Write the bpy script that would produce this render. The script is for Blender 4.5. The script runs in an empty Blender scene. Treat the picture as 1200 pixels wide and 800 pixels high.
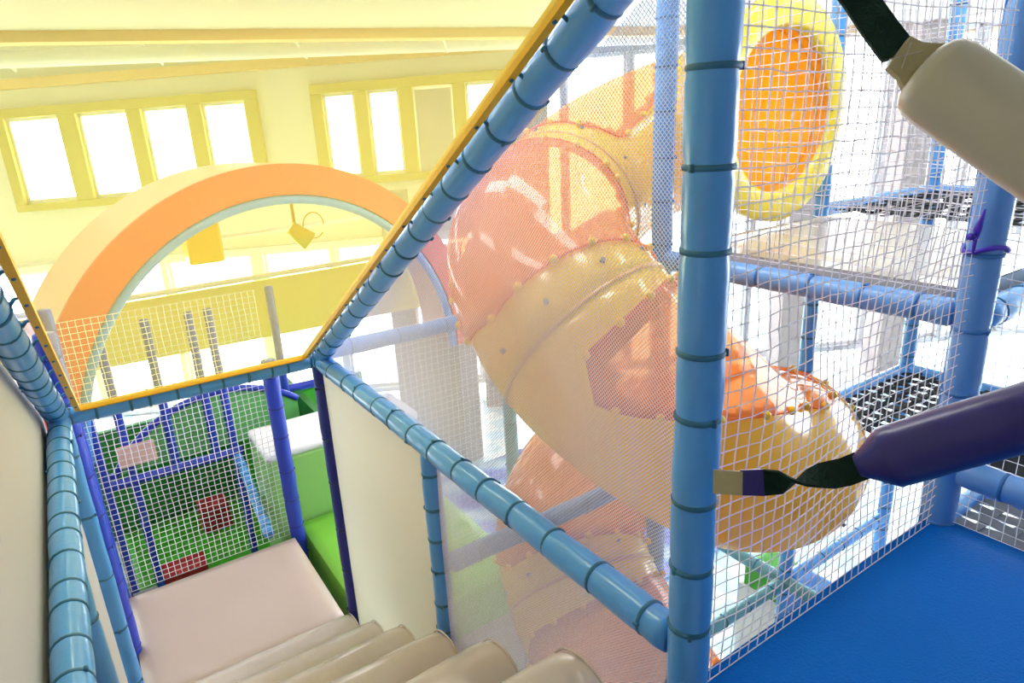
import bpy, bmesh, math, random
from mathutils import Vector, Matrix, noise
random.seed(7)
H = 4.6                      # height of the eye above the hall floor; coordinates below are relative to it
C = bpy.context.scene.collection
PI = math.pi
def V(x, y, z): return Vector((x, y, z + H))

# ------------------------------------------------------------------ materials
def srgb(r, g, b):
    f = lambda c: (c/255/12.92) if c/255 <= .04045 else ((c/255+.055)/1.055)**2.4
    return (f(r), f(g), f(b), 1)
def mat(name, col, rough=.5, spec=.5, coat=0., bump=0., bscale=40., vary=0., vscale=3., metal=0.):
    m = bpy.data.materials.new(name); m.use_nodes = True
    nt = m.node_tree; b = nt.nodes['Principled BSDF']
    b.inputs['Base Color'].default_value = col
    b.inputs['Roughness'].default_value = rough
    b.inputs['Specular IOR Level'].default_value = spec
    b.inputs['Coat Weight'].default_value = coat
    b.inputs['Coat Roughness'].default_value = .12
    b.inputs['Metallic'].default_value = metal
    tc = nt.nodes.new('ShaderNodeTexCoord')
    if vary:
        n = nt.nodes.new('ShaderNodeTexNoise'); n.inputs['Scale'].default_value = vscale; n.inputs['Detail'].default_value = 3
        nt.links.new(tc.outputs['Object'], n.inputs['Vector'])
        h = nt.nodes.new('ShaderNodeHueSaturation'); h.inputs['Color'].default_value = col
        r = nt.nodes.new('ShaderNodeMapRange'); r.inputs['To Min'].default_value = 1-vary; r.inputs['To Max'].default_value = 1+vary
        nt.links.new(n.outputs['Fac'], r.inputs['Value']); nt.links.new(r.outputs['Result'], h.inputs['Value'])
        nt.links.new(h.outputs['Color'], b.inputs['Base Color'])
    if bump:
        n = nt.nodes.new('ShaderNodeTexNoise'); n.inputs['Scale'].default_value = bscale; n.inputs['Detail'].default_value = 2
        nt.links.new(tc.outputs['Object'], n.inputs['Vector'])
        k = nt.nodes.new('ShaderNodeBump'); k.inputs['Strength'].default_value = bump; k.inputs['Distance'].default_value = .01
        nt.links.new(n.outputs['Fac'], k.inputs['Height']); nt.links.new(k.outputs['Normal'], b.inputs['Normal'])
    return m
def see_through(name, tint, body, solid, rough=.1, translucent=.5, spec=.5):
    """clear coloured sheet: part transparent, part translucent body colour"""
    m = bpy.data.materials.new(name); m.use_nodes = True
    nt = m.node_tree; b = nt.nodes['Principled BSDF']; out = nt.nodes['Material Output']
    b.inputs['Base Color'].default_value = body; b.inputs['Roughness'].default_value = rough
    b.inputs['Specular IOR Level'].default_value = spec
    tr = nt.nodes.new('ShaderNodeBsdfTransparent'); tr.inputs['Color'].default_value = tint
    tl = nt.nodes.new('ShaderNodeBsdfTranslucent'); tl.inputs['Color'].default_value = body
    a = nt.nodes.new('ShaderNodeMixShader'); a.inputs['Fac'].default_value = translucent
    nt.links.new(b.outputs[0], a.inputs[1]); nt.links.new(tl.outputs[0], a.inputs[2])
    c = nt.nodes.new('ShaderNodeMixShader'); c.inputs['Fac'].default_value = solid
    nt.links.new(tr.outputs[0], c.inputs[1]); nt.links.new(a.outputs[0], c.inputs[2])
    nt.links.new(c.outputs[0], out.inputs['Surface'])
    return m
M = {}
M['lblue'] = mat('light_blue_vinyl', srgb(86, 164, 242), .28, .5, .35, .25, 22, .06, 5)
M['lblue_tie'] = mat('teal_strap', srgb(46, 110, 150), .5)
M['sky'] = mat('sky_blue_vinyl', srgb(100, 160, 232), .32, .5, .25, .25, 22, .05, 5)
M['sky_tie'] = mat('blue_strap', srgb(52, 118, 190), .5)
M['navy'] = mat('navy_vinyl', srgb(30, 38, 128), .4, .4, .1, .2, 25, .05, 6)
M['navy_tie'] = mat('navy_strap', srgb(20, 26, 90), .5)
M['royal'] = mat('royal_blue_vinyl', srgb(42, 66, 190), .38, .5, .15, .25, 25, .05, 6)
M['royal_tie'] = mat('royal_strap', srgb(26, 42, 140), .5)
M['net'] = see_through('white_net_cord', (1, 1, 1, 1), srgb(244, 242, 248), 1, .7, .45, .2)
M['finenet'] = see_through('fine_white_net', (1, 1, 1, 1), srgb(244, 242, 248), 1, .7, .45, .2)
M['cream'] = mat('cream_fabric', srgb(206, 200, 196), .8, .2, 0, .15, 300)
M['screen'] = see_through('white_mesh_screen', (1, 1, 1, 1), srgb(234, 230, 216), .85, .9, .55, .1)
M['stair'] = mat('beige_vinyl', srgb(204, 190, 180), .22, .5, .3, .35, 9, .05, 3)
M['landing'] = mat('pinkish_beige_vinyl', srgb(200, 178, 168), .4, .5, .15, .35, 4, .05, 2)
M['deck'] = mat('ivory_vinyl', srgb(196, 186, 174), .25, .5, .3, .15, 6, .03, 2)
M['mat_blue'] = mat('bright_blue_vinyl', srgb(0, 108, 204), .7, .12, 0, .3, 120, .05, 3)
M['yellow'] = see_through('yellow_polyethylene', srgb(255, 230, 120), srgb(255, 228, 84), .985, .12, .42, .8)
M['yellow2'] = mat('yellow_vinyl', srgb(246, 226, 60), .35, .5, .1, .2, 12)
M['amber'] = mat('amber_strip', srgb(240, 182, 28), .45)
M['orange'] = see_through('orange_clear_plastic', srgb(255, 216, 170), srgb(255, 164, 84), .62, .05, .45, .9)
M['orange_deep'] = see_through('deep_orange_plastic', srgb(255, 200, 90), srgb(255, 206, 84), .92, .1, .5, .6)
M['flange'] = mat('flange_line', srgb(232, 180, 84), .3)
M['bolt'] = mat('yellow_bolt_cap', srgb(250, 205, 30), .3)
M['steel'] = mat('steel_bolt', srgb(150, 155, 165), .3, .5, 0, 0, 1, 0, 1, .8)
M['sheet'] = see_through('yellow_clear_sheet', srgb(255, 251, 206), srgb(250, 234, 112), .27, .06, .75, .4)
M['coral'] = mat('coral_red_vinyl', srgb(238, 98, 84), .45, .4, 0, .1, 8)
M['peach'] = mat('pale_pink_vinyl', srgb(240, 190, 185), .45, .4, 0, .1, 8)
M['green'] = mat('green_vinyl', srgb(72, 176, 48), .42, .4, .05, .1, 6, .04, 2)
M['lime'] = mat('lime_vinyl', srgb(132, 204, 72), .42, .4, .05, .1, 6, .04, 2)
M['mint'] = mat('pale_green_vinyl', srgb(150, 206, 118), .42, .4, .05, .1, 6, .04, 2)
M['dgreen'] = mat('dark_green_vinyl', srgb(40, 130, 50), .5, .4, 0, .1, 6)
M['greenmesh'] = mat('green_mesh', srgb(110, 190, 110), .7)
M['white'] = mat('white_vinyl', srgb(240, 240, 242), .3, .5, .2, .1, 6)
M['wall'] = mat('white_paint', srgb(238, 236, 228), .8, .2, 0, .03, 60)
M['rearwall'] = mat('grey_paint', srgb(120, 120, 124), .8)
M['ceil'] = mat('ceiling_paint', srgb(226, 222, 210), .85, .2)
M['beam'] = mat('peach_beam_paint', srgb(240, 205, 160), .8, .2)
M['olive'] = mat('window_frame_paint', srgb(208, 192, 120), .5)
M['glass'] = see_through('window_glass', (1, 1, 1, 1), (.9, .95, 1, 1), .04, .02, 0)
M['brown'] = mat('brown_brick_column', srgb(182, 168, 166), .8, .2, 0, .3, 20, .12, 8)
M['red'] = mat('red_vinyl', srgb(176, 36, 46), .45)
M['black'] = mat('black_webbing', srgb(28, 30, 36), .8, .2)
M['dkgreen_strap'] = mat('dark_green_webbing', srgb(16, 44, 34), .8, .2, 0, .3, 200)
M['indigo'] = mat('indigo_vinyl', srgb(44, 34, 116), .34, .5, .15, .35, 10, .06, 6)
M['tan'] = mat('tan_leatherette', srgb(186, 172, 128), .5, .3, 0, .1, 60)
M['roller'] = mat('cream_vinyl', srgb(200, 189, 162), .35, .5, .2, .3, 7, .03, 3)
M['grey'] = mat('grey_vinyl', srgb(150, 155, 160), .5)
M['teal'] = mat('shaded_blue_vinyl', srgb(96, 160, 176), .4, .5, .1, .25, 22)  # light blue vinyl of the shadowed tubes, the shade put into its colour
M['fascia'] = mat('pale_yellow_fascia', srgb(240, 222, 146), .7, .2)
M['purple'] = mat('purple_ribbon', srgb(70, 40, 190), .5)
M['trunk'] = mat('bark', srgb(120, 100, 80), .9)
M['leaf'] = mat('pale_leaves', srgb(150, 190, 120), .8, .2, 0, 0, 1, .2, 6)
M['indoor_white'] = mat('white_enamel', srgb(240, 240, 240), .4)
M['frame_grey'] = mat('grey_window_frame', srgb(190, 190, 196), .5)
M['webgrey'] = mat('grey_webbing', srgb(120, 126, 140), .8, .2)
M['ink'] = mat('white_ink', srgb(235, 235, 235), .6)
def floor_mat():
    m = mat('pale_checker_floor', srgb(232, 240, 246), .35)
    nt = m.node_tree; b = nt.nodes['Principled BSDF']
    tc = nt.nodes.new('ShaderNodeTexCoord'); ch = nt.nodes.new('ShaderNodeTexChecker'); ch.inputs['Scale'].default_value = 3.2
    ch.inputs['Color1'].default_value = srgb(240, 246, 250); ch.inputs['Color2'].default_value = srgb(196, 226, 244)
    nt.links.new(tc.outputs['Object'], ch.inputs['Vector']); nt.links.new(ch.outputs['Color'], b.inputs['Base Color'])
    return m
M['floor'] = floor_mat()
def wave_mat():
    m = mat('wavy_blue_violet', srgb(150, 180, 240), .5)
    nt = m.node_tree; b = nt.nodes['Principled BSDF']
    tc = nt.nodes.new('ShaderNodeTexCoord'); w = nt.nodes.new('ShaderNodeTexWave'); w.bands_direction = 'DIAGONAL'
    w.inputs['Scale'].default_value = .8; w.inputs['Distortion'].default_value = 4; w.inputs['Detail Scale'].default_value = .6
    r = nt.nodes.new('ShaderNodeValToRGB'); e = r.color_ramp.elements
    e[0].color = srgb(84, 96, 205); e[0].position = .25; e[1].color = srgb(190, 215, 240); e[1].position = .9
    x = e.new(.5); x.color = srgb(100, 160, 225)
    nt.links.new(tc.outputs['Object'], w.inputs['Vector']); nt.links.new(w.outputs['Color'], r.inputs['Fac'])
    nt.links.new(r.outputs['Color'], b.inputs['Base Color'])
    return m
M['wave'] = wave_mat()

# ------------------------------------------------------------------ object helpers
def obj(name, bm, m, parent=None, smooth=False):
    me = bpy.data.meshes.new(name); bm.normal_update(); bm.to_mesh(me); bm.free()
    if isinstance(m, str): m = M[m]
    me.materials.append(m)
    if smooth:
        for p in me.polygons: p.use_smooth = True
    o = bpy.data.objects.new(name, me); C.objects.link(o)
    if parent: o.parent = parent; o.matrix_parent_inverse = Matrix.Translation(-parent.location) if parent.type == 'EMPTY' else Matrix()
    return o
def tag(o, label=None, cat=None, group=None, kind=None):
    if label: o['label'] = label
    if cat: o['category'] = cat
    if group: o['group'] = group
    if kind: o['kind'] = kind
    return o
def empty(name, loc, label, cat, group=None):
    o = bpy.data.objects.new(name, None); C.objects.link(o); o.location = loc; o.empty_display_size = .1
    return tag(o, label, cat, group)
def bm_box(bm, lo, hi, bevel=0., seg=2):
    r = bmesh.ops.create_cube(bm, size=1)
    vs = r['verts']
    for v in vs:
        for i in range(3): v.co[i] = lo[i] + (v.co[i]+.5)*(hi[i]-lo[i])
    if bevel:
        es = list({e for v in vs for e in v.link_edges})
        bmesh.ops.bevel(bm, geom=es, offset=bevel, segments=seg, profile=.5, affect='EDGES')
    return bm
def box(lo, hi, bevel=0., seg=2):
    return bm_box(bmesh.new(), lo, hi, bevel, seg)
def frame_of(d):
    d = d.normalized(); a = Vector((0, 0, 1)) if abs(d.z) < .9 else Vector((1, 0, 0))
    x = a.cross(d).normalized(); return x, d.cross(x)
def loft(bm, rings, closed_ring=True, cap=True):
    n = len(rings[0]); vr = [[bm.verts.new(p) for p in r] for r in rings]
    for a, b in zip(vr, vr[1:]):
        for i in range(n if closed_ring else n-1):
            j = (i+1) % n; bm.faces.new((a[i], a[j], b[j], b[i]))
    if cap and closed_ring:
        bm.faces.new(vr[0][::-1]); bm.faces.new(vr[-1])
    return vr
def rod(bm, p, q, r, n=8, r2=None, cap=True):
    x, y = frame_of(q-p); r2 = r if r2 is None else r2
    R = lambda c, rr: [c + x*(rr*math.cos(2*PI*i/n)) + y*(rr*math.sin(2*PI*i/n)) for i in range(n)]
    loft(bm, [R(p, r), R(q, r2)], cap=cap)
def polyrod(bm, pts, r, n=8, cap=True):
    rings = []
    x = None
    for k, p in enumerate(pts):
        d = (pts[min(k+1, len(pts)-1)] - pts[max(k-1, 0)]).normalized()
        if x is None: x, y = frame_of(d)
        else:
            x = (x - d*x.dot(d)).normalized(); y = d.cross(x)
        rr = r[k] if isinstance(r, (list, tuple)) else r
        rings.append([p + x*(rr*math.cos(2*PI*i/n)) + y*(rr*math.sin(2*PI*i/n)) for i in range(n)])
    loft(bm, rings, cap=cap)
def foam(name, p, q, r, col, label, cat, group=None, step=.2, tie=True, n=20, seam=None, phase=.5):
    """foam-sleeved frame tube: a vinyl sleeve pinched at each strap, the straps as parts"""
    p = V(*p); q = V(*q); L = (q-p).length; d = (q-p)/L; x, y = frame_of(d)
    nt_ = max(1, int(L/step)); ties = [(k+phase)*L/nt_ for k in range(nt_)]
    ties = [t + random.uniform(-.02, .02) for t in ties]
    nr = max(4, int(L/.025)); rings = []
    for k in range(nr+1):
        s = L*k/nr
        near = min(abs(s-t) for t in ties) if tie else 1
        rr = r*(1 - .07*math.exp(-(near/.018)**2) + .015*noise.noise(p*3 + Vector((s*9, 0, 0))))
        if k in (0, nr): rr *= .9
        w = (x*noise.noise(Vector((s*4, p.x*5, p.y*5))) + y*noise.noise(Vector((s*4, p.y*7, 9)))) * r*.09
        rings.append([p + d*s + w + (x*math.cos(2*PI*i/n) + y*math.sin(2*PI*i/n))*rr for i in range(n)])
    bm = bmesh.new(); loft(bm, rings)
    o = obj(name, bm, M[col], None, True)
    if label: tag(o, label, cat, group)
    if tie:
        for t in ties:
            bm = bmesh.new(); c = p + d*t; prof = []
            for (ds, dr) in ((-.007, .90), (-.006, 1.0), (0, 1.03), (.006, 1.0), (.007, .90)):
                prof.append([c + d*ds + (x*math.cos(2*PI*i/n) + y*math.sin(2*PI*i/n))*r*dr for i in range(n)])
            loft(bm, prof)
            bb = Vector(); 
            a = random.uniform(0, 6.28)
            k = c + (x*math.cos(a)+y*math.sin(a))*r*1.02
            rod(bm, k-d*.008, k+d*.008, .006, 6)
            obj('strap', bm, M[col + '_tie'] if col + '_tie' in M else M['lblue_tie'], o, True)
    if seam is not None:
        bm = bmesh.new(); pts = []
        for k in range(0, nr+1):
            s = L*k/nr; a = seam + .12*noise.noise(Vector((s*6, 3, p.x)))
            pts.append(p + d*s + (x*math.cos(a)+y*math.sin(a))*r*.985)
        polyrod(bm, pts, .0035, 5); obj('seam', bm, M[col], o, True)
    return o
def net_mesh(bm, pts, t):
    """one cord along pts as a thin three-sided tube"""
    polyrod(bm, pts, t, 3, cap=False)
def coarse_net(name, O, U, W, nu, nv, t, label, cat='net', group=None, sag=.012, zig=0.006, seedv=0., col='net'):
    """knotted square net on the patch O + a*U + b*W"""
    O = V(*O); U = Vector(U); W = Vector(W); N = U.cross(W).normalized()
    u_, w_ = U.normalized(), W.normalized()
    def P(a, b):
        q = O + U*a + W*b
        edge = min(1, 8*min(a, 1-a), 8*min(b, 1-b))
        k = Vector((a*U.length*1.7+seedv, b*W.length*1.7, seedv))
        q += N*(sag*3*noise.noise(k)*edge) + w_*(sag*1.6*noise.noise(k*1.3+Vector((5, 1, 2)))*edge) + u_*(sag*noise.noise(k*1.3+Vector((1, 8, 4)))*edge)
        k2 = Vector((a*nu*.9, b*nv*.9, seedv+3))
        q += w_*(zig*noise.noise(k2)*edge) + u_*(zig*noise.noise(k2+Vector((7, 7, 7)))*edge)
        return q
    bm = bmesh.new()
    for i in range(nu+1): net_mesh(bm, [P(i/nu, j/nv) for j in range(nv+1)], t)
    for j in range(nv+1): net_mesh(bm, [P(i/nu, j/nv) for i in range(nu+1)], t)
    return tag(obj(name, bm, M[col]), label, cat, group)
def diamond_net(name, X, poly, pitch, t, label, cat='net'):
    """fine net in the plane x = X, cords at 45 degrees clipped to a convex polygon of (y, z)"""
    bm = bmesh.new()
    for s in (1, -1):
        vals = [z - s*y for y, z in poly]; c = min(vals)
        while c < max(vals):
            hits = []
            for (y0, z0), (y1, z1) in zip(poly, poly[1:]+poly[:1]):
                a, b = z0 - s*y0 - c, z1 - s*y1 - c
                if a*b < 0:
                    k = a/(a-b); hits.append((y0+(y1-y0)*k, z0+(z1-z0)*k))
            if len(hits) == 2:
                (ya, za), (yb, zb) = hits; L = math.hypot(ya-yb, za-zb)
                if L > .01:
                    n = max(2, int(L/.25)); pts = []
                    for i in range(n+1):
                        y, z = ya+(yb-ya)*i/n, za+(zb-za)*i/n
                        pts.append(V(X + .015*noise.noise(Vector((y*1.5, z*1.5, X))), y, z))
                    net_mesh(bm, pts, t)
            c += pitch*1.414
    return tag(obj(name, bm, M['finenet']), label, cat)
def vquad(name, pts, th, m, parent=None):
    """flat board with thickness th along its normal from a planar outline"""
    P = [V(*p) for p in pts]; N = (P[1]-P[0]).cross(P[2]-P[0]).normalized()*th
    bm = bmesh.new(); loft(bm, [P, [p+N for p in P]]); bmesh.ops.recalc_face_normals(bm, faces=bm.faces)
    return obj(name, bm, m, parent)

# ------------------------------------------------------------------ camera
f_px, yaw, pitch, roll = 777.85, .57956, .319373, -.049745
d = Vector((math.sin(yaw)*math.cos(pitch), math.cos(yaw)*math.cos(pitch), -math.sin(pitch)))
r0 = Vector((math.cos(yaw), -math.sin(yaw), 0)); u0 = r0.cross(d)
r_ = r0*math.cos(roll)+u0*math.sin(roll); u_ = -r0*math.sin(roll)+u0*math.cos(roll)
cam = bpy.data.cameras.new('camera'); co = bpy.data.objects.new('camera', cam); C.objects.link(co)
mw = Matrix((( r_.x, u_.x, -d.x, 0), (r_.y, u_.y, -d.y, 0), (r_.z, u_.z, -d.z, H), (0, 0, 0, 1)))
co.matrix_world = mw
cam.sensor_width = 36; cam.lens = 36*f_px/1200; cam.clip_start = .02; cam.clip_end = 200
bpy.context.scene.camera = co

# ------------------------------------------------------------------ frame grid
X0, X1, X2, X3, X4 = -.232, 1.095, 2.45, 3.80, 5.15
Y0, Y1, Y2, Y3 = .92, 2.33, 3.82, 5.10
ZR = -1.305; ZF = -H; ZT = 1.15
R = .05
SL = .60                                            # rise of the sloping roof tubes per metre
# posts
foam('padded_post', (X1, Y0, ZF), (X1, Y0, ZT), .053, 'lblue', 'thick light blue padded post with teal straps, holding the green twisted strap', 'post', None, .19, seam=2.2)
foam('padded_post', (X2, Y0, ZF), (X2, Y0, ZT), .056, 'sky', 'sky blue padded post tied with a purple ribbon at the corner of the blue mat', 'post', None, .24, seam=3.6)
foam('padded_post', (X2, Y1, ZF), (X2, Y1, ZT), .053, 'sky', 'pale blue padded post behind fine net, just left of the thick near post', 'post', None, .2)
foam('padded_post', (X1, 2.37, ZF), (X1, 2.37, ZR-.03), .043, 'lblue', 'short light blue padded post under the middle of the handrail beside the stair', 'post', None, .17)
foam('padded_post', (X1, Y2, ZF), (X1, Y2, ZR-.03), .047, 'navy', 'dark navy padded post between lime floor and white screen at the foot of the stair', 'post', None, .3)
foam('padded_post', (1.075, Y3, ZF), (1.075, Y3, -1.66), .06, 'royal', 'royal blue padded post at far corner of the beige landing next to lime mats', 'post', None, .25)
foam('padded_post', (X0, Y2, ZF), (X0, Y2, ZR-.03), .045, 'lblue', 'light blue padded post at far end of the left screen, by the navy posts', 'post', None, .33)
foam('padded_post', (X0, 2.37, ZF), (X0, 2.37, ZR-.03), .045, 'lblue', 'light blue padded post under the near part of the left handrail', 'post', None, .33)
foam('padded_post', (X0, 4.42, ZF), (X0, 4.42, -1.0), .06, 'royal', 'royal blue padded post on the left edge of the beige landing', 'post', None, .25)
foam('padded_post', (X0, Y3, ZF), (X0, Y3, -1.0), .045, 'royal', 'royal blue padded post at left end of the square net behind the landing', 'post', None, .25)
foam('padded_post', (X2, Y2, ZF), (X2, Y2, ZR-.03), .05, 'teal', 'grey-blue padded post behind fine net, left of the lower slide bend', 'post', None, .3)
foam('padded_post', (X3, Y1, ZF), (X3, Y1, ZT), .045, 'lblue', 'light blue padded post right behind the yellow slide entrance ring', 'post', None, .22)
foam('padded_post', (X4, Y1, ZF), (X4, Y1, ZT), .05, 'lblue', 'light blue padded post at the far corner of the black web floors', 'post', None, .22)
foam('padded_post', (X2, -.45, ZF), (X2, -.45, ZT), .05, 'sky', 'sky blue padded post holding the far ends of both roller straps', 'post', None, .24)
# handrails, roof tubes, cross tubes
foam('padded_rail', (X1, Y0+.05, ZR), (X1, Y2, ZR), .052, 'lblue', 'long light blue padded handrail with teal straps on the slide side of the stair', 'rail', None, .2)
foam('padded_rail', (X0, -.3, ZR), (X0, Y2, ZR), .05, 'lblue', 'light blue padded handrail along the cream screen on the left of the stair', 'rail', None, .15)
foam('padded_rail', (X0, Y2, ZR), (X1, Y2, ZR), .045, 'lblue', 'light blue padded tube along the bottom edge of the yellow clear sheet', 'rail', None, .12)
foam('padded_rail', (X1, Y2, ZR), (X1, Y0+.08, ZR+SL*(Y2-Y0-.08)), .052, 'lblue', 'sloping light blue padded tube on the slide side of the yellow clear sheet', 'rail', None, .17)
foam('padded_rail', (X0, Y2, ZR), (X0, Y0-.3, ZR+SL*(Y2-Y0+.3)), .052, 'lblue', 'sloping light blue padded tube on the cream screen side of the yellow clear sheet', 'rail', None, .15)
foam('padded_rail', (X1+.05, Y2, ZR+.03), (X2, Y2, ZR+.03), .05, 'sky', 'pale blue padded tube behind fine net, running toward the orange slide bend', 'rail', None, .3)
foam('padded_rail', (X1+.05, Y2, -3.62), (X2-.05, Y2, -3.62), .055, 'white', 'white padded tube low behind the fine net under the handrail', 'rail', None, .3)
foam('padded_rail', (X2, Y0+.05, -.69), (X2, Y1-.05, -.69), .05, 'sky', 'glossy sky blue padded tube along the left edge of the ivory deck', 'rail', None, .2)
foam('padded_rail', (X2+.05, Y0, -.70), (X3, Y0, -.70), .052, 'lblue', 'light blue padded tube along the front of the ivory deck, right of the ribboned post', 'rail', None, .2)
foam('padded_rail', (X2, Y0-.05, -1.255), (X2, -.3, -1.255), .052, 'sky', 'sky blue padded tube along the right side of the blue mat, under the indigo roller', 'rail', None, .2)
foam('padded_rail', (X1+.05, Y0, .98), (X2-.05, Y0, .98), .05, 'lblue', 'light blue padded tube overhead between the two front posts', 'rail', None, .2)
foam('padded_rail', (X1+.035, Y1, -1.90), (X2-.06, Y1, -1.90), .048, 'sky', 'grey-blue padded tube between the two loops of the slide', 'rail', None, .3)
foam('padded_rail', (X3, Y0, -.72), (X3, Y1-.04, -.72), .045, 'teal', 'shade-toned light blue padded tube under the far edge of the ivory deck', 'rail', None, .25)
foam('padded_rail', (X3, Y0, -3.28), (X3, 2.95, -3.28), .05, 'teal', 'shade-toned light blue padded tube low beside the green and blue cushions', 'rail', None, .25)
foam('padded_rail', (X2+.05, Y1, -3.28), (X3-.05, Y1, -3.28), .045, 'teal', 'shade-toned light blue padded tube low behind the right end of the slide', 'rail', None, .25)
foam('padded_rail', (X3+.05, Y1, -3.28), (X4, Y1, -3.28), .045, 'lblue', 'light blue padded tube beyond the green cushions at cushion height', 'rail', None, .25)

# ------------------------------------------------------------------ stair, landing, mats
for i, (y, z, lab) in enumerate((
        (1.27, -1.58, 'topmost beige stair roll, nearest the thick post'), (1.76, -1.90, 'second beige stair roll from the top, beside fine net'),
        (2.24, -2.20, 'third beige stair roll from the top, at the short blue post'), (2.71, -2.50, 'fourth beige stair roll from the top, at the white screen'),
        (3.18, -2.80, 'fifth beige stair roll from the top, last but one above landing'), (3.68, -3.09, 'lowest beige stair roll against the beige landing'))):
    r = .175; prof = []
    ns = 40; bm = bmesh.new(); rings = []
    xa, xb = X0+.06, X1-.045
    for k in range(ns+1):
        x = xa + (xb-xa)*k/ns; e = min(k, ns-k)
        rr = r*(1 if e > 2 else (.90, .975, .995)[e])
        ring = []
        for j in range(28):
            a = 2*PI*j/28
            w = 1 + .02*noise.noise(Vector((x*5, a*1.5, i*3.1))) + .012*noise.noise(Vector((x*14, a*2, i)))
            ring.append(V(x, y + rr*w*math.cos(a), z - r + rr*w*math.sin(a)))
        rings.append(ring)
    loft(bm, rings)
    o = tag(obj('stair_roll', bm, M['stair'], None, True), lab, 'stair step', 'padded rolls of the stair')
    for xx in (xa+.012, xb-.012):
        bm = bmesh.new()
        pts = [V(xx, y + r*.985*math.cos(a*2*PI/36), z - r + r*.985*math.sin(a*2*PI/36)) for a in range(37)]
        polyrod(bm, pts, .004, 5); obj('piping', bm, M['stair'], o, True)
bm = bmesh.new()
sec = [(1.0, -1.83), (3.80, -3.60), (3.80, -4.6), (1.0, -4.6)]
loft(bm, [[V(X0+.08, y, z) for y, z in sec], [V(X1-.07, y, z) for y, z in sec]]); bmesh.ops.recalc_face_normals(bm, faces=bm.faces)
tag(obj('padded_ramp', bm, M['stair']), 'beige padded ramp carrying the stair rolls', 'stair base')
def pad(lo, hi, b, m, name, label, cat, group=None, puff=0.):
    bm = bmesh.new(); bmesh.ops.create_cube(bm, size=1)
    bmesh.ops.subdivide_edges(bm, edges=bm.edges[:], cuts=14, use_grid_fill=True)
    for v in bm.verts:
        q = v.co.copy()
        for k in range(3): v.co[k] = lo[k] + (q[k]+.5)*(hi[k]-lo[k])
        sx = 1-(2*abs(q.x))**8; sy = 1-(2*abs(q.y))**6; sz = 1-(2*abs(q.z))**6
        edge = sx*sy
        if q.z > .49: v.co.z += puff*edge*(1+.6*noise.noise(v.co*2.2)) - b*(1-edge)*.5
        v.co.z += H
    return tag(obj(name, bm, M[m], None, True), label, cat, group)
pad((X0+.03, 3.87, -3.46), (1.035, 5.05, -3.2), .03, 'landing', 'landing_mat', 'large pinkish beige vinyl mat at the foot of the stair', 'mat', None, .015)
tag(obj('landing_support', box((X0+.06, 3.9, 0), (1.0, 5.0, H-3.46)), M['cream']), 'cream block under the beige landing mat', 'block')
pad((1.15, 3.6, -3.6), (2.38, 5.31, -3.25), .02, 'lime', 'floor_mat', 'bright lime vinyl floor mat right of the beige landing', 'mat', None, .01)
tag(obj('mat_base', box((1.17, 3.65, 0), (2.36, 5.28, H-3.6)), M['cream']), 'plain base under the lime floor mat', 'block')
def soft_block():
    root = empty('soft_block', V(1.6, 5.6, ZF), 'pale green padded block with a white top beyond the lime mat', 'block')
    obj('front_pad', box(V(.98, 5.33, ZF), V(2.38, 5.45, -2.62), .03), M['mint'], root)
    obj('body', box(V(.98, 5.46, ZF), V(2.38, 5.95, -2.64), .02), M['mint'], root)
    obj('top_pad', box(V(.97, 5.32, -2.63), V(2.39, 5.98, -2.55), .035, 3), M['white'], root, True)
soft_block()
pad((X1+.02, -1.3, -1.60), (X2+.02, Y0+.03, -1.464), .02, 'mat_blue', 'floor_mat', 'bright blue vinyl mat in front, between the two front posts', 'mat', None, .008)
tag(obj('mat_base', box(V(X1+.08, -1.25, ZF), V(X2-.1, Y0-.06, -1.60)), M['mat_blue']), 'blue base under the front mat', 'block')
pad((X2+.062, Y0+.062, -.74), (X3-.055, Y1-.06, -.61), .02, 'deck', 'deck_mat', 'glossy ivory vinyl deck in front of the slide entrance', 'mat', None, .004)

# ------------------------------------------------------------------ screens and nets beside the stair
S = ZR + .05
def panel(name, pts, th, m, label, cat='screen'):
    return tag(vquad(name, pts, th, M[m]), label, cat)
top = lambda y: ZR + SL*(Y2-y)
panel('mesh_screen', [(X0-.075, -.4, ZR-.25), (X0-.075, Y2+.06, ZR-.25), (X0-.075, Y2+.06, ZR), (X0-.075, -.4, top(-.4)-.03)], .01, 'cream', 'cream mesh screen above the left handrail, under the sloping tube')
panel('mesh_screen', [(X0-.035, -.4, ZF), (X0-.035, Y2-.05, ZF), (X0-.035, Y2-.05, ZR-.03), (X0-.035, -.4, ZR-.03)], .01, 'cream', 'cream screen below the left handrail beside the stair')
panel('mesh_screen', [(X1+.0, 2.42, -4.4), (X1+.0, Y2-.05, -4.4), (X1+.0, Y2-.05, ZR-.05), (X1+.0, 2.42, ZR-.05)], .006, 'screen', 'milky white screen between navy post and short blue post by the stair')
diamond_net('fine_net', X1+.062, [(Y0+.03, ZR-.03), (Y2-.05, ZR-.03), (Y2-.05, ZR+.07), (Y0+.06, top(Y0+.06)-.05), (Y0+.03, top(Y0+.06)-.05)], .0088, .00105, 'fine white net above the handrail in front of the spiral slide')
diamond_net('fine_net', X1+.01, [(Y0+.03, -3.9), (2.33, -3.9), (2.33, ZR-.03), (Y0+.03, ZR-.03)], .0075, .0011, 'fine white net below the handrail between short post and thick post')
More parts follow.
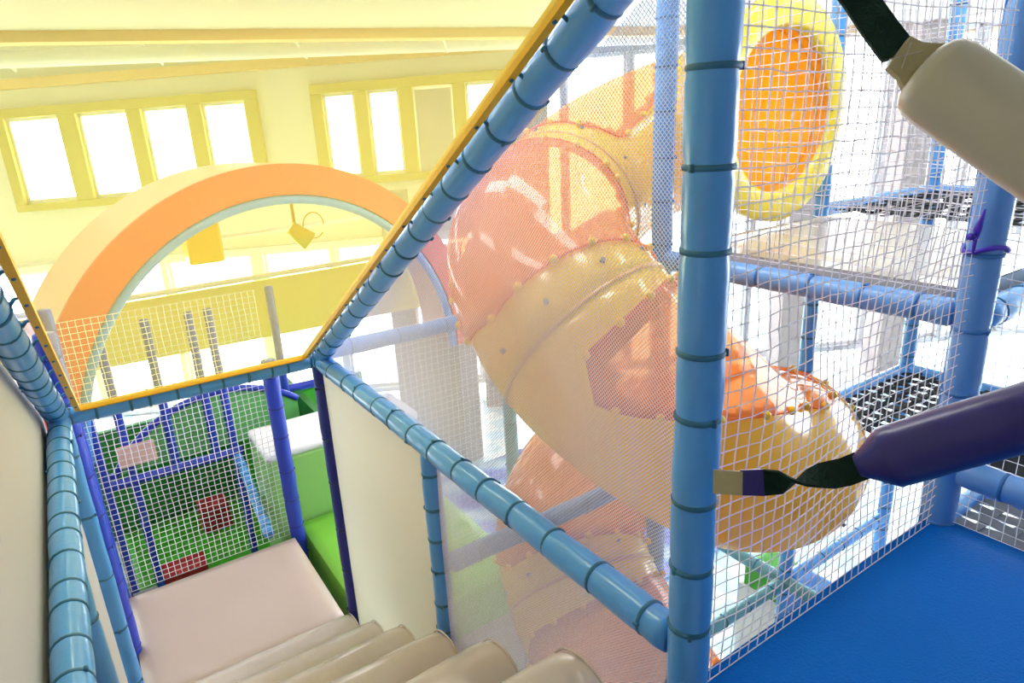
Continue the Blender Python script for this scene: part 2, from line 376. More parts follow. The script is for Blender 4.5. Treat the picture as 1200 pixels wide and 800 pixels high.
# coarse nets
coarse_net('climbing_net', (X1+.055, Y0, -1.47), (X2-X1-.10, 0, 0), (0, 0, 2.4), 31, 62, .0019, 'white square net between the two front posts, hanging to the blue mat', sag=.014)
coarse_net('climbing_net', (X2+.01, Y0+.05, -.62), (0, Y1-Y0-.10, 0), (0, 0, 1.65), 34, 40, .0019, 'white square net standing along the left edge of the ivory deck', sag=.01, seedv=5)
coarse_net('climbing_net', (X2+.0, -.6, -1.46), (0, Y0+.55, 0), (0, 0, .2), 38, 5, .0018, 'strip of white net under the sky blue tube beside the blue mat', sag=.006, seedv=9)
coarse_net('climbing_net', (X2+.0, -.6, -1.20), (0, Y0+.55, 0), (0, 0, 2.2), 38, 54, .0016, 'white net above the sky blue tube behind the indigo roller', sag=.01, seedv=11)
coarse_net('climbing_net', (X3+.04, Y0, -.60), (0, Y1-Y0-.05, 0), (0, 0, 1.65), 32, 38, .0018, 'white square net on the far side of the ivory deck', sag=.01, seedv=15)
coarse_net('climbing_net', (X0+.02, Y3, -3.2), (1.27, 0, 0), (0, 0, 2.1), 29, 48, .0028, 'white square net behind the beige landing, over the green pit', sag=.01, seedv=21)
coarse_net('climbing_net', (X1+.03, Y2, -1.22), (X2-X1-.08, 0, 0), (0, 0, -1.75), 30, 40, .0022, 'white net below the pale blue tube left of the slide bend', sag=.01, seedv=25)

# ------------------------------------------------------------------ yellow clear sheet
def roof_sheet():
    root = empty('clear_roof_sheet', V(.43, Y2, ZR), 'transparent yellow sheet roofing the stair between the sloping tubes', 'sheet')
    ya, yb = Y2-.05, Y0-.25
    xa, xb = X0+.10, X1-.10
    za, zb = top(ya)+.02, top(yb)+.02
    N = Vector((0, SL, 1)).normalized()
    def q(x, y, off=0): return V(x, y, top(y)+.02) + N*off
    def slab(name, x0, x1, y0, y1, th, m, off=0):
        bm = bmesh.new(); P = [q(x0, y0, off), q(x1, y0, off), q(x1, y1, off), q(x0, y1, off)]
        loft(bm, [P, [p+N*th for p in P]]); bmesh.ops.recalc_face_normals(bm, faces=bm.faces); return obj(name, bm, M[m], root)
    bm = bmesh.new(); P = [q(xa, ya), q(xb, ya), q(xb, yb), q(xa, yb)]
    bm.faces.new([bm.verts.new(p) for p in P]); obj('pane', bm, M['sheet'], root)
    slab('border_strip', xa-.025, xa, ya, yb, .03, 'amber', -.015); slab('border_strip', xb, xb+.025, ya, yb, .03, 'amber', -.015)
    slab('border_strip', xa, xb, ya+.018, ya, .03, 'amber', -.015)
    for side, xs in ((-1, xa-.03), (1, xb+.03)):
        L = (ya-yb); n = 17
        for k in range(n):
            y = ya - L*(k+.5)/n; bm = bmesh.new(); a = q(xs+side*.03, y, -.02); b = q(xs-side*.012, y, .012); c = q(xs-side*.018, y, -.02)
            polyrod(bm, [a, a.lerp(b, .5)+N*.012, b, c], .006, 6); obj('hook', bm, M['lblue_tie'], root, True)
roof_sheet()

# ------------------------------------------------------------------ spiral slide
KEY = [(3.22, 2.28, -.02), (3.22, 2.50, -.03), (3.02, 2.86, -.14), (2.66, 2.92, -.27), (2.28, 2.84, -.43), (1.90, 2.62, -.56), (1.72, 2.30, -.70), (1.69, 1.98, -.89),
       (1.90, 1.79, -1.16), (2.25, 1.74, -1.46), (2.50, 1.70, -1.57), (2.74, 1.82, -1.66), (2.92, 2.15, -1.78), (2.76, 2.60, -1.92), (2.40, 2.82, -2.10), (2.06, 2.64, -2.28), (1.93, 2.32, -2.52),
       (1.96, 2.04, -2.78), (2.08, 1.86, -3.08), (2.22, 1.82, -3.42), (2.30, 1.84, -3.8)]
def catmull(K, n=10):
    K = [Vector(k) for k in K]; K = [K[0]*2-K[1]] + K + [K[-1]*2-K[-2]]; out = []
    for a, b, c, e in zip(K, K[1:], K[2:], K[3:]):
        for i in range(n):
            t = i/n
            out.append(.5*((2*b) + (c-a)*t + (2*a-5*b+4*c-e)*t*t + (3*b-3*c+e-a)*t**3))
    out.append(K[-2]); return out
def slide():
    root = empty('spiral_tube_slide', V(X2, 2.2, ZF), 'yellow and orange spiral tube slide behind the nets', 'slide')
    P = [V(*p) for p in catmull(KEY)]; n = len(P)
    for _ in range(6): P = [P[0]] + [(P[i-1]+P[i]*2+P[i+1])/4 for i in range(1, n-1)] + [P[-1]]
    T = [(P[min(i+1, n-1)]-P[max(i-1, 0)]).normalized() for i in range(n)]
    UP = []
    for t in T:
        u = Vector((0, 0, 1)); u = (u - t*u.dot(t)).normalized(); UP.append(u)
    SD = [t.cross(u) for t, u in zip(T, UP)]
    r = .42
    def pt(i, a, rr): return P[i] + UP[i]*(rr*math.cos(a)) + SD[i]*(rr*math.sin(a))
    cuts = [0, 4, 14, 42, 69, 106, 134, 158, 182, n-1]       # section joints along the path
    turn = [(0, 0), (0, 0), (62, 50), (8, 8), (6, -62), (0, 0), (0, 0), (8, 8), (0, 0)]                   # how far each section is rolled about its axis, degrees
    col = 4                                        # collar length in path steps
    for ci, (a, b) in enumerate(zip(cuts, cuts[1:])):
        roll_ = lambda i: turn[ci][0] + (turn[ci][1]-turn[ci][0])*min(1, max(0, 1.7*(i-a)/(b-a)))
        # lower shell and collars, yellow
        win = ci >= 2
        w0, w1 = a+(3 if ci == 4 else col), b-col
        bm = bmesh.new(); NA = 96; grid = {}
        def vert(i, j):
            k = (i, j % NA)
            if k not in grid: grid[k] = bm.verts.new(pt(i, 2*PI*(j % NA)/NA, r))
            return grid[k]
        half = lambda i: 92 if win and w0 <= i < w1 else -1
        def open_half(i):
            if not (win and w0 <= i < w1): return -1
            e = min(i-w0, w1-1-i); return (70, 84, 90, 92)[min(e, 3)]
        for i in range(a, b):
            for j in range(NA):
                ang = (360*(j+.5)/NA - roll_(i) + 180) % 360 - 180
                if abs(ang) < open_half(i): continue
                bm.faces.new((vert(i, j), vert(i, j+1), vert(i+1, j+1), vert(i+1, j)))
        lo = obj('entrance_bend' if ci < 2 else 'yellow_shell', bm, M['orange_deep' if ci < 2 else 'yellow'], root, True)
        sd = lo.modifiers.new('s', 'SOLIDIFY'); sd.thickness = .012; sd.offset = -1
        if win:
            bm = bmesh.new(); rings = []
            for i in range(w0-1, w1+2):
                e = min(i-w0+1, w1+1-i); hw = (66, 80, 94, 97, 98)[min(e, 4)]
                rings.append([pt(i, math.radians(roll_(i) - hw + 2*hw*k/40), r+.010) for k in range(41)])
            loft(bm, rings, closed_ring=False)
            owin = obj('orange_window', bm, M['orange'], root, True)
            # clear lip around the window and its bolt caps
            caps = []
            hwf = lambda i: (66, 80, 94, 97, 98)[max(0, min(4, i-w0+1, w1+1-i))]
            rows = list(range(w0-1, w1+2)); ends = [k/6 for k in range(-5, 6)]
            rim = [(i, -1) for i in rows] + [(rows[-1], k) for k in ends] + [(i, 1) for i in rows[::-1]] + [(rows[0], k) for k in ends[::-1]]
            pts = [pt(i, math.radians(roll_(i) + hwf(i)*k), r+.012) for i, k in rim]
            bm = bmesh.new(); polyrod(bm, pts+[pts[0]], .006, 5); obj('window_lip', bm, M['orange'], owin, True)
            last = None
            for p in pts:
                if last is None or (p-last).length > .155:
                    caps.append(p); last = p
            for p in caps:
                i = min(range(n), key=lambda q: (P[q]-p).length); o = (p-P[i]).normalized()
                bm = bmesh.new(); bmesh.ops.create_uvsphere(bm, u_segments=10, v_segments=6, radius=.018)
                for v in bm.verts: v.co += p + o*.004
                obj('bolt_cap', bm, M['bolt'], owin, True)
        # joint ring
        if 0 < ci:
            bm = bmesh.new(); rings = []
            for (s, dr) in ((-.009, .0), (-.008, .007), (0, .009), (.008, .007), (.009, 0)):
                rings.append([pt(a, 2*PI*j/64, r-.002+dr) + T[a]*s for j in range(64)])
            loft(bm, rings, cap=False); jr = obj('joint_ring', bm, M['flange'], root, True)
            for j in range(10):
                ang = 2*PI*(j+.5)/10
                for s in (-.09,):
                    bm = bmesh.new(); c = pt(a, ang, r+.002) + T[a]*s; o = (pt(a, ang, 1)-P[a]).normalized()
                    rod(bm, c-o*.004, c+o*.008, .011, 6); obj('steel_bolt', bm, M['steel'], jr)
    # round entrance collar on the deck
    bm = bmesh.new(); c = P[0]; rings = []
    for (ro, yy) in ((.41, .0), (.41, -.05), (.43, -.062), (.545, -.062), (.565, -.05), (.565, .0), (.41, .0)):
        rings.append([c + Vector((ro*math.cos(2*PI*k/64), yy, ro*math.sin(2*PI*k/64))) for k in range(64)])
    loft(bm, rings, cap=False); bmesh.ops.recalc_face_normals(bm, faces=bm.faces)
    obj('entrance_collar', bm, M['yellow2'], root, True)
slide()

# ------------------------------------------------------------------ hanging rollers with straps
f_ = f_px
def ray(x, y): return d + r_*((x-600)/f_) - u_*((y-400)/f_)
def at(x, y, depth): v = ray(x, y)*depth; return v + Vector((0, 0, H))
def strap_band(pts, wdirs, w, th):
    bm = bmesh.new(); rings = []
    for k, p in enumerate(pts):
        t = (pts[min(k+1, len(pts)-1)]-pts[max(k-1, 0)]).normalized(); s = wdirs[k]; s = (s - t*s.dot(t)).normalized(); nn = t.cross(s)
        ww = w[k] if isinstance(w, list) else w
        rings.append([p+s*ww/2+nn*th, p-s*ww/2+nn*th, p-s*ww/2-nn*th, p+s*ww/2-nn*th])
    loft(bm, rings); bmesh.ops.recalc_face_normals(bm, faces=bm.faces); return bm
def roller(A, B, r, m, neck, name='roller_body', parent=None):
    L = (B-A).length; t = (B-A)/L; x, y = frame_of(t); rings = []; n = 28
    prof = neck + [(s, 1.0) for s in (.12+.88*k/14 for k in range(15))]
    for s, k in prof:
        c = A + t*(s*L); fl = max(0, .35-k*.35)
        rings.append([c + (x*math.cos(2*PI*i/n)*(1-fl*.0) + y*math.sin(2*PI*i/n))*(r*k*(1+.018*noise.noise(Vector((s*9, i*.7, r*90))) + (.05*(1-k)*math.sin(i*2.2)))) for i in range(n)])
    bm = bmesh.new(); loft(bm, rings); return obj(name, bm, M[m], parent, True)
def cream_roller():
    A = at(1080, 82, 1.18); B = at(1330, 250, 1.06)
    root = empty('hanging_roller', Vector(A), 'cream vinyl roller on a dark green strap at the upper corner', 'roller')
    roller(A, B, .076, 'roller', [(0, .60), (.012, .74), (.035, .90), (.07, .98)], parent=root)
    t = (B-A).normalized(); side = (-u_*.75 - r_*.65).normalized()
    sd = (u_*.62 + r_*.78).normalized()
    tab = [at(1052, 62, 1.18), at(1066, 72, 1.18), at(1084, 84, 1.18)]
    obj('stitched_tab', strap_band(tab, [sd]*3, [.068, .075, .115], .006), M['tan'], root)
    for a, b in ((( -.4, .0), (.4, 1)), ((.4, 0), (-.4, 1))):
        bm = bmesh.new(); p = tab[0].lerp(tab[1], a[1]*1.0) + sd*a[0]*.06 - d*.008; q = tab[0].lerp(tab[1], b[1]) + sd*b[0]*.06 - d*.008
        rod(bm, p, q, .0012, 5); obj('stitching', bm, M['stair'], root)
    st = [at(965, -62, 1.30), at(985, -30, 1.27), at(1008, 0, 1.25), at(1030, 32, 1.22), at(1054, 64, 1.19)]
    st = [V(1.62, Y0-.0, .94), V(1.64, Y0-.05, .80)] + st
    obj('strap', strap_band(st, [sd]*7, .062, .004), M['dkgreen_strap'], root)
    E_ = V(X2-.05, -.47, -.42)
    obj('strap', strap_band([B-t*.02, B.lerp(E_, .5), E_], [sd]*3, .062, .004), M['dkgreen_strap'], root)
cream_roller()
def indigo_roller():
    A = at(1004, 546, 1.36); B = at(1370, 440, 1.12)
    root = empty('hanging_roller', Vector(A), 'indigo vinyl roller on a twisted green strap tied to the thick near post', 'roller')
    roller(A, B, .062, 'indigo', [(0, .34), (.02, .44), (.05, .60), (.08, .78), (.105, .92)], parent=root)
    E_ = V(X2-.05, -.43, -.86)
    obj('strap', strap_band([B-(B-A).normalized()*.02, B.lerp(E_, .5), E_], [u_]*3, .058, .004), M['dkgreen_strap'], root)
    up = u_.copy()
    tan_ = [at(836, 564, 1.475), at(870, 566, 1.46)]
    obj('stitched_tab', strap_band(tan_, [up]*2, .052, .005), M['tan'], root)
    cuff = [at(868, 565, 1.462), at(895, 565, 1.45)]
    obj('strap_cuff', strap_band(cuff, [up]*2, [.055, .058], .005), M['indigo'], root)
    pts, ws = [], []
    px = [(893, 565), (915, 565), (930, 563), (945, 560), (960, 557), (975, 556), (990, 553), (1010, 545)]
    for k, (x, y) in enumerate(px):
        pts.append(at(x, y, 1.45 - .09*k/7)); a = (0, .5, 1.25, 1.75, 2.2, 2.7, 3.0, 3.14)[k]
        ws.append(u_*math.cos(a) - d*math.sin(a))
    obj('strap', strap_band(pts, ws, .058, .004), M['dkgreen_strap'], root)
indigo_roller()
# purple ribbon on the right front post
bm = bmesh.new(); c = V(X2, Y0, -.46)
pts = [c + Vector((.061*math.cos(a*2*PI/24), .061*math.sin(a*2*PI/24), .012*math.sin(a*.5))) for a in range(25)]
polyrod(bm, pts, .008, 6)
k = at(1143, 279, (c-Vector((0, 0, H))).dot(d)-.07)
polyrod(bm, [k, k+Vector((-.02, -.01, .03)), k+Vector((.01, -.01, .09))], [.008, .012, .003], 6); polyrod(bm, [k, k+Vector((-.04, 0, .01))], [.008, .012], 6); polyrod(bm, [k, k+Vector((0, 0, -.05))], [.007, .004], 6)
tag(obj('ribbon', bm, M['purple'], None, True), 'purple ribbon knotted round the sky blue corner post', 'ribbon')
# black notice with white letters
bm = box(V(X2+.12, .35, -1.30), V(X2+.75, .92, -1.28)); 
sg = tag(obj('sign_board', bm, M['black']), 'black board with white letters beneath the indigo roller', 'sign')
tx = bpy.data.curves.new('letters', 'FONT'); tx.body = 'ND'; tx.size = .085; tx.extrude = .002; tx.align_x = 'CENTER'
tmp = bpy.data.objects.new('tmp', tx); C.objects.link(tmp); bpy.context.view_layer.update()
me = bpy.data.meshes.new_from_object(tmp.evaluated_get(bpy.context.evaluated_depsgraph_get())); bpy.data.objects.remove(tmp)
me.materials.clear(); me.materials.append(M['ink'])
to = bpy.data.objects.new('letters', me); C.objects.link(to); to.parent = sg
to.location = V(X2+.36, .78, -1.277); to.rotation_euler = (0, 0, -.9)

# ------------------------------------------------------------------ black web floors
def web_floor(z, label, y0=Y0, y1=Y1, x0=X3, x1=X4, wm='black'):
    root = empty('web_floor', V((x0+x1)/2, (y0+y1)/2, z), label, 'climbing floor', 'web floors in light blue frames')
    bm = bmesh.new(); nx, ny = 11, 11; w = .036
    for i in range(nx):
        x = x0+.07+(x1-x0-.14)*(i+.5)/nx
        pts = [V(x, y0+.03+(y1-y0-.06)*k/(2*ny), z + .004*(-1)**(k//2+i)) for k in range(2*ny+1)]
        loft(bm, [[p+Vector((w, 0, .002)), p-Vector((w, 0, -.002)), p-Vector((w, 0, .002)), p+Vector((w, 0, -.002))] for p in pts])
    for j in range(ny):
        y = y0+.07+(y1-y0-.14)*(j+.5)/ny
        pts = [V(x0+.03+(x1-x0-.06)*k/(2*nx), y, z - .004*(-1)**(k//2+j)) for k in range(2*nx+1)]
        loft(bm, [[p+Vector((0, w*.55, .002)), p+Vector((0, w*.55, -.002)), p-Vector((0, w*.55, .002)), p-Vector((0, w*.55, -.002))] for p in pts])
    bmesh.ops.recalc_face_normals(bm, faces=bm.faces)
    obj('webbing', bm, M[wm], root)
    for p, q in (((x0, y1, z), (x1, y1, z)), ((x1, y0, z), (x1, y1, z))):
        o = foam('frame_tube', p, q, .042, 'sky' if z > -1 else 'lblue', None, None, tie=False); o.parent = root; o.matrix_parent_inverse = Matrix.Translation(-root.location)
web_floor(-.60, 'upper black web floor at deck height beyond the ivory deck')
web_floor(-1.95, 'middle black web floor with white gaps behind the ribboned post')
web_floor(-1.95, 'grey web floor below the sky blue tube at the frame edge', -.3, Y0+.28, X2+.1, X3-.1, 'webgrey')
web_floor(-3.28, 'lowest black web floor beyond the green and blue cushions', Y0, 1.95)

# ------------------------------------------------------------------ low cushions and floor pieces on the slide side
for i, (y, m, lab) in enumerate(((2.60, 'green', 'green cushion below the slide end, far one of two'), (2.28, 'sky', 'pale blue cushion between the two green cushions'), (1.96, 'green', 'green cushion below the slide end, near one of two'))):
    pad((X3+.12, y-.15, -3.62), (X3+.42, y+.15, -3.40), .02, m, 'seat_cushion', lab, 'cushion', 'cushions below the slide', .02)
tag(obj('cushion_bench', box(V(X3+.10, 1.75, ZF), V(X3+.45, 2.8, -3.62), .02), M['white']), 'white bench carrying the green and blue cushions', 'bench')
pad((3.3, 4.0, -4.6), (6.6, 7.3, -4.56), .01, 'wave', 'wavy_rug', 'blue and violet wavy floor mat seen behind the net below the slide', 'mat')
pad((1.35, 2.55, -4.6), (2.4, 3.75, -4.55), .01, 'lime', 'floor_mat', 'lime floor mat low behind the net under the handrail', 'mat')
pad((2.2, 5.4, -4.6), (2.58, 7.2, -4.55), .01, 'mint', 'floor_mat', 'pale green floor mat beside the wavy mat', 'mat')
pad((1.6, .98, -4.6), (2.3, 1.5, -4.3), .02, 'yellow2', 'soft_cube', 'yellow soft cube low down beside the foot of the thick post', 'cube')

# ------------------------------------------------------------------ green pit behind the landing
YP = 6.95; ZP = -3.17
foam('padded_rail', (X0, YP, ZP), (1.05, YP, ZP), .05, 'royal', 'royal blue padded tube across the green pit below the arched panel', 'rail', None, .2, tie=False)
foam('padded_rail', (.87, Y3+.1, -3.2), (.99, YP-.09, -3.2), .045, 'lblue', 'light blue padded tube along the side of the green pit', 'rail', None, .2)
for x, za, zb, lab in ((.03, ZF, -1.6, 'royal blue padded post in the pit behind the white sign'), (.42, ZP, -1.6, 'royal blue padded post rising from the middle of the pit tube'), (.80, ZP, -1.6, 'slim royal blue padded post right of the middle of the pit tube'),
                       (.98, ZF, -1.6, 'royal blue padded post at the corner of the pit next to the pale block'), (X0+.03, ZF, -1.6, 'royal blue padded post at the outer corner of the pit')):
    foam('padded_post', (x, YP, za), (x, YP, zb), .04, 'royal', lab, 'post', None, .25, tie=False)
def arched_panel():
    root = empty('arched_panel', V(.4, YP, ZP), 'green mesh panel with a curved blue top edge over the pit', 'panel')
    cx, cz, rr = .95, -3.75, 1.22
    def zt(x): return cz + math.sqrt(max(.0, rr*rr-(x-cx)**2))
    xs = [-.16 + 1.9*k/36 for k in range(37)]
    bm = bmesh.new(); 
    a = [V(x, YP+.16, ZP+.02) for x in xs] + [V(x, YP+.16, max(ZP+.03, zt(x))) for x in xs[::-1]]
    b = [p+Vector((0, .02, 0)) for p in a]
    loft(bm, [a, b]); bmesh.ops.triangulate(bm, faces=[f for f in bm.faces if len(f.verts) > 4]); bmesh.ops.recalc_face_normals(bm, faces=bm.faces)
    obj('mesh_fill', bm, M['greenmesh'], root)
    bm = bmesh.new(); polyrod(bm, [V(x, YP+.16, max(ZP+.03, zt(x))) for x in xs], .035, 10); obj('edge_tube', bm, M['royal'], root, True)
arched_panel()
panel('pit_wall', [(-.4, 8.6, ZF), (2.2, 8.6, ZF), (2.2, 8.6, -3.2), (-.4, 8.6, -3.2)], .08, 'dgreen', 'dark green padded wall at the back of the pit', 'padded wall')
panel('pit_wall', [(-.36, 5.2, ZF), (-.36, 6.45, ZF), (-.36, 6.45, -3.2), (-.36, 5.2, -3.2)], .08, 'green', 'green padded wall along the outer side of the pit', 'padded wall')
panel('pit_wall', [(1.9, 6.2, ZF), (1.9, 8.55, ZF), (1.9, 8.55, -2.9), (1.9, 6.2, -2.9)], -.08, 'dgreen', 'dark green padded wall on the slide side of the pit', 'padded wall')
pad((-.25, 6.0, -4.6), (1.75, 8.5, -4.5), .01, 'green', 'floor_mat', 'green floor mat on the bottom of the pit', 'mat')
pad((.60, 7.80, -4.5), (.92, 8.12, -4.18), .03, 'red', 'soft_cube', 'dark red soft cube on the green pit floor by the back wall', 'cube')
pad((.05, 7.0, -4.5), (.5, 7.3, -4.38), .03, 'red', 'soft_cube', 'red soft block low in the pit, cut off by the landing edge', 'cube')
pad((-.22, 6.5, -4.5), (.0, 6.75, -4.25), .03, 'grey', 'soft_cube', 'grey soft cube in the outer corner of the pit', 'cube')
sgn = tag(obj('sign_board', box(V(-.06, YP-.07, -2.99), V(.27, YP-.055, -2.77), .004), M['peach']), 'small blank pale pink sign hung on the pit posts', 'sign')
sgn.location = (0, 0, 0)
foam('padded_rail', (1.2, 7.6, -2.86), (2.6, 7.6, -2.9), .05, 'royal', 'royal blue padded tube above dark green padding behind the pale block', 'rail', None, .2, tie=False)
foam('padded_post', (1.72, 7.5, ZF), (1.72, 7.5, -1.6), .045, 'royal', 'royal blue padded post seen over the white top of the pale block', 'post', None, .25, tie=False)
panel('pit_wall', [(1.2, 7.68, ZF), (2.7, 7.68, ZF), (2.7, 7.68, -2.9), (1.2, 7.68, -2.9)], .06, 'green', 'green padding under the blue tube behind the pale block', 'panel')

# ------------------------------------------------------------------ coral arch
def arch():
    s = 7.0/5.3; a = math.radians(10)
    e = Vector((math.cos(a), math.sin(a), 0)); nn = Vector((-math.sin(a), math.cos(a), 0))
    c = V(1.08*s, 7.0, 0) + e*(.33*s) + Vector((0, 0, -2.12*s)); ro, ri, dep = 1.90*s, 1.665*s, 1.15
    root = empty('padded_arch', Vector((c.x, c.y, 0)), 'big coral red padded arch with a light blue tube inside its rim', 'arch')
    NA = 60; leg = c.z
    def path(rr, off):
        return [c + e*(rr*math.cos(PI*k/NA)) + Vector((0, 0, rr*math.sin(PI*k/NA))) + nn*off for k in range(NA+1)]
    for sgn in (-1, 1):
        x0, x1 = sorted((sgn*ri, sgn*ro)); bm = bmesh.new()
        q = [c+e*x0, c+e*x1, c+e*x1+nn*dep, c+e*x0+nn*dep]
        loft(bm, [[Vector((p.x, p.y, 0)) for p in q], q]); bmesh.ops.recalc_face_normals(bm, faces=bm.faces); obj('leg', bm, M['brown'], root)
    def shell(name, r1, r2, o1, o2, m):
        bm = bmesh.new(); rings = list(zip(path(r2, o1), path(r1, o1), path(r1, o2), path(r2, o2)))
        loft(bm, [list(q) for q in rings]); bmesh.ops.recalc_face_normals(bm, faces=bm.faces); return obj(name, bm, M[m], root, False)
    shell('face_pad', ri, ro, 0, .06, 'coral'); shell('outer_skin', ro-.04, ro-.001, .061, dep, 'peach'); 
    bm = bmesh.new(); pts = path(ri-.05, .05); polyrod(bm, pts, .05, 12); obj('rim_tube', bm, M['sky'], root, True)
arch()

# ------------------------------------------------------------------ building shell
tag(obj('floor', box((-9, -4, -.1), (22, 22, 0)), M['floor']), None, None, None, 'structure')
def slab(name, pts, z0, z1, m):
    bm = bmesh.new(); loft(bm, [[Vector((x, y, z0+H)) for x, y in pts], [Vector((x, y, z1+H)) for x, y in pts]]); bmesh.ops.recalc_face_normals(bm, faces=bm.faces)
    return tag(obj(name, bm, M[m]), None, None, None, 'structure')
BL = lambda x: 9.1 - .28*(x+.15)                 # line of the ceiling step
slab('ceiling', [(-7, -4), (20, -4), (20, BL(20)), (-7, BL(-7))], 1.13, 1.23, 'ceil')
slab('ceiling_far', [(-7, BL(-7)), (20, BL(20)), (20, 16), (-7, 19)], 1.42, 1.52, 'ceil')
slab('wall_behind', [(-7, -4.1), (20, -4.1), (20, -4), (-7, -4)], -H, 1.2, 'rearwall')
slab('wall_left', [(-7.1, -4), (-7, -4), (-7, 17.3), (-7.1, 17.3)], -H, 1.5, 'wall')
# far wall: through (-.44, 13.3) and (4.93, 10.06)
W0 = Vector((-.44, 13.3, 0)); ew = Vector((5.37, -3.24, 0)).normalized(); nw = Vector((-ew.y, ew.x, 0))   # nw points outdoors
if nw.y < 0: nw = -nw
TILT = math.radians(1.7)
def wbox(u0, u1, v0, v1, n0, n1, bev=0., tilt=True):
    bm = box((u0, n0, v0), (u1, n1, v1), bev)
    for v in bm.verts:
        u, n_, w = v.co
        if tilt: w = w + math.tan(TILT)*(u-4.0)
        v.co = W0 + ew*u + nw*n_ + Vector((0, 0, w+H))
    return bm
def wall_piece(name, *a, m='wall', **k): return tag(obj(name, wbox(*a, **k), M[m]), None, None, None, 'structure')
def window(name, u0, u1, v0, v1, panes, m='olive', fr=.14, mull=.2, edges=None, blind=()):
    if edges is None:
        w = (u1-u0-mull*(panes+1))/panes
        edges = [(u0+mull+k*(w+mull), u0+mull+k*(w+mull)+w) for k in range(panes)]
    o = tag(obj(name, wbox(u0, u1, v1-fr, v1, -.1, .12, .01), M[m]), None, None, None, 'structure')
    obj('window_frame', wbox(u0, u1, v0, v0+fr*.8, -.1, .12, .01), M[m], o)
    xs = [u0] + [x for e in edges for x in e] + [u1]
    for a, b in zip(xs[::2], xs[1::2]): obj('mullion', wbox(a, b, v0+fr*.8, v1-fr, -.1, .12, .01), M[m], o)
    for k, (a, b) in enumerate(edges):
        obj('pane', wbox(a, b, v0+fr*.8, v1-fr, .0, .01), M['glass'], o)
        bm = wbox(a, b, v0+fr*.8, v0+fr*.8+.06, -.02, .03)
        for q in ((a, b, v1-fr-.05, v1-fr), (a, a+.04, v0+fr*.8, v1-fr), (b-.04, b, v0+fr*.8, v1-fr)):
            b2 = wbox(q[0], q[1], q[2], q[3], -.02, .03); me = bpy.data.meshes.new('t'); b2.to_mesh(me); bm.from_mesh(me); b2.free(); bpy.data.meshes.remove(me)
        obj('sash', bm, M['indoor_white'], o)
        if k in blind: obj('blind', wbox(a+.03, b-.03, v0+fr*.8, v1-fr-.05, -.06, -.05), M['cream'], o)
    return o
#WALLGEOM
UA0, UA1, UB0, UB1, VB, VT = -.10, 3.9, 4.72, 8.4, -.88, .66
window('window_1', UA0, UA1, VB, VT, 4, edges=[(.06, .86), (1.14, 1.9), (2.12, 2.82), (3.04, 3.71)])
window('window_2', UB0, UB1, VB, VT, 4, edges=[(4.9, 5.39), (5.59, 6.08), (6.3, 6.92), (7.12, 7.75)], blind=(2,))
wall_piece('wall_back_pier', UA1, UB0, VB, VT, 0, .25)
wall_piece('wall_back_upper', -8, 8.4, VT, 1.6, 0, .25)
wall_piece('wall_back_end', -8, UA0, VB, VT, 0, .25)
wall_piece('wall_back_lower', -8, 8.4, -1.75, VB, 0, .25)
wall_piece('trim_1', -7, 20, .93, 1.07, -.12, -.001, m='beam')
window('window_3', -4, 3.5, -4.5, -1.75, 5, m='indoor_white', mull=.1, fr=.1)
window('window_4', 3.5, 8.4, -4.5, -1.75, 4, m='indoor_white', mull=.1, fr=.1)
window('window_5', 8.6, 14.0, -4.5, .9, 5, m='frame_grey', mull=.1, fr=.12)
window('window_6', 14.2, 20, -4.5, .9, 5, m='frame_grey', mull=.1, fr=.12)
wall_piece('wall_back_right', 8.4, 20, .95, 1.6, 0, .25)
# brown columns in front of the glass
for k, (u, lab) in enumerate(((5.9, 'brown brick column behind the yellow sheet edge and fine net'), (7.35, 'wide brown brick column behind the net left of the slide bend'), (12.35, 'brown brick column right of the yellow slide ring'), (14.1, 'brown brick column behind the far light blue post'))):
    bm = wbox(u-.2, u+.2, -4.6-math.tan(TILT)*(u-4), -1.0 if k < 2 else .85, -.75, -.25, .02)
    tag(obj('brick_column', bm, M['brown']), lab, 'column', 'brown columns by the windows')
# pale fascia band inside the arch
panel('fascia_board', [(-1.2, 9.0, -2.55), (5.0, 9.0, -2.62), (5.0, 9.0, -1.80), (-1.2, 9.0, -1.84)], .06, 'fascia', 'long pale yellow fascia board seen through the arch', 'board')
foam('padded_rail', (-1.2, 8.92, -1.78), (5.0, 8.92, -1.74), .035, 'white', 'thin white tube on the top edge of the pale yellow fascia', 'rail', tie=False)
foam('padded_rail', (-1.0, 9.3, -1.30), (5.0, 9.3, -1.18), .03, 'white', 'thin white tube above the pale yellow fascia, further back', 'rail', tie=False)
tag(obj('hanging_block', box(V(1.08, 8.2, -1.38), V(1.46, 8.6, -.88), .03), M['yellow']), 'square amber foam block hanging under the crown of the arch', 'block')
def spot():
    root = empty('spotlight', V(2.33, 8.3, -.9), 'small yellow spotlight on a pole with a loop of cable under the arch', 'lamp')
    bm = bmesh.new(); rod(bm, V(2.33, 8.3, -.62), V(2.33, 8.3, -1.12), .02, 8); obj('pole', bm, M['amber'], root, True)
    bm = bmesh.new(); rod(bm, V(2.26, 8.25, -1.10), V(2.46, 8.2, -1.28), .09, 16, .12); obj('lamp_head', bm, M['yellow2'], root, True)
    bm = bmesh.new(); polyrod(bm, [V(2.55+.13*math.cos(a*.35), 8.25, -1.10+.16*math.sin(a*.35)) for a in range(17)], .008, 6); obj('cable', bm, M['amber'], root, True)
spot()
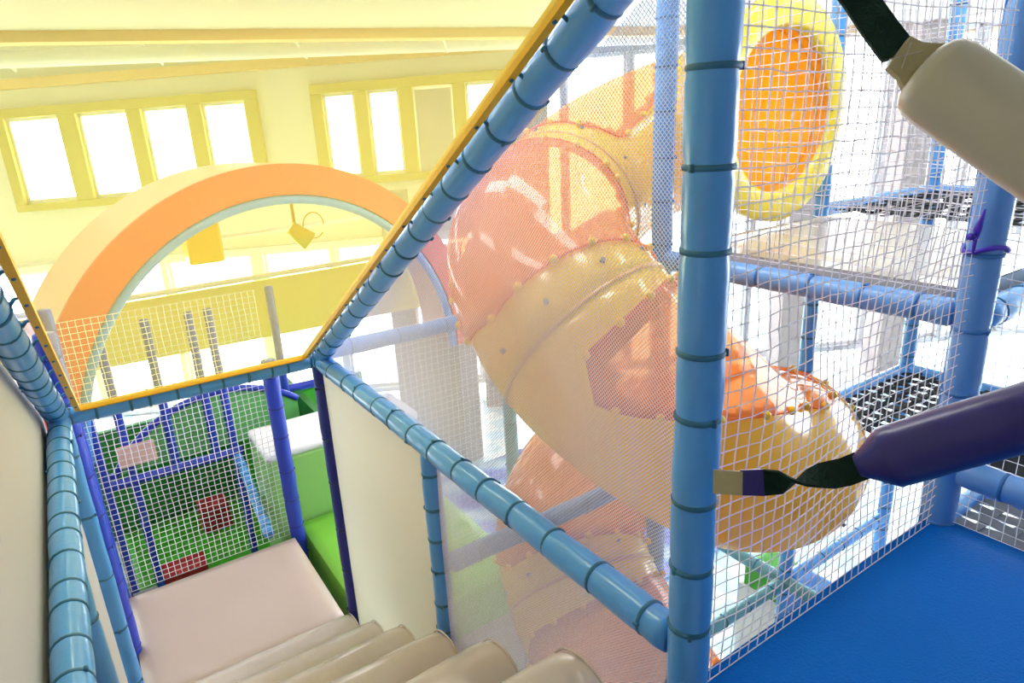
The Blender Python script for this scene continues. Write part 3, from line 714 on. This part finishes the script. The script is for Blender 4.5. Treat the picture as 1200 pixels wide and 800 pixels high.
# ceiling: downstand beam, ducts, hangers
def beam(name, p, q, w, z0, z1, m, kind='structure'):
    p = Vector((p[0], p[1], 0)); q = Vector((q[0], q[1], 0)); t = (q-p).normalized(); s = Vector((-t.y, t.x, 0))*w
    bm = bmesh.new(); P = [p, q, q+s, p+s]
    loft(bm, [[a+Vector((0, 0, z0+H)) for a in P], [a+Vector((0, 0, z1+H)) for a in P]]); bmesh.ops.recalc_face_normals(bm, faces=bm.faces)
    return tag(obj(name, bm, M[m]), None, None, None, kind)
slab('trim_2', [(-7, BL(-7)), (20, BL(20)), (20, BL(20)+.3), (-7, BL(-7)+.3)], 1.02, 1.45, 'beam')
tag(obj('ceiling_duct', (lambda bm: (rod(bm, V(-2, 12.3, 1.08), V(8, 7.6, 1.10), .11, 16), bm)[1])(bmesh.new()), M['indoor_white'], None, True), 'long white round duct under the ceiling before the windows', 'duct')
for i in range(5):
    x = -.6+i*1.7; y = 11.3-.58*i*1.7
    bm = bmesh.new(); rod(bm, V(x, y, 1.42), V(x+.5, y+.6, .98), .02, 8)
    tag(obj('ceiling_strut', bm, M['indoor_white']), 'slanted white strut under the ceiling behind the beam', 'strut', 'slanted struts under the ceiling')
# ------------------------------------------------------------------ light
w = bpy.data.worlds.new('World'); bpy.context.scene.world = w; w.use_nodes = True
bg = w.node_tree.nodes['Background']; bg.inputs['Color'].default_value = (.92, .97, 1, 1); bg.inputs['Strength'].default_value = 5
def lamp(x, y, z, sx, sy, e, rot=(0, 0, 0)):
    l = bpy.data.lights.new('fill_light', 'AREA'); l.shape = 'RECTANGLE'; l.size = sx; l.size_y = sy; l.energy = e; l.color = (1, .98, .95)
    o = bpy.data.objects.new('fill_light', l); C.objects.link(o); o.location = V(x, y, z); o.rotation_euler = rot
for x, y in ((.5, 2.6), (1.75, 2.3), (.3, 4.6), (1.8, 4.4), (3.2, 1.5), (5, 1.5), (4.4, 4.2), (.2, 7), (3, 7), (2, 3.4)):  # area lights added under the ceiling to lift the interior and give highlights
    lamp(x, y, 1.11 if y < 7.5 else 1.0, .3, 1.1, 7)
sun = bpy.data.lights.new('sun', 'SUN'); so = bpy.data.objects.new('sun', sun); C.objects.link(so); sun.energy = .8; sun.angle = .1
so.rotation_euler = (math.radians(62), 0, math.radians(150))
sc = bpy.context.scene
sc.view_settings.view_transform = 'Standard'; sc.view_settings.look = 'None'; sc.view_settings.gamma = 1; sc.view_settings.use_curve_mapping = False
sc.view_settings.exposure = 1.28
sc.cycles.max_bounces = 10; sc.cycles.transparent_max_bounces = 24; sc.cycles.diffuse_bounces = 5
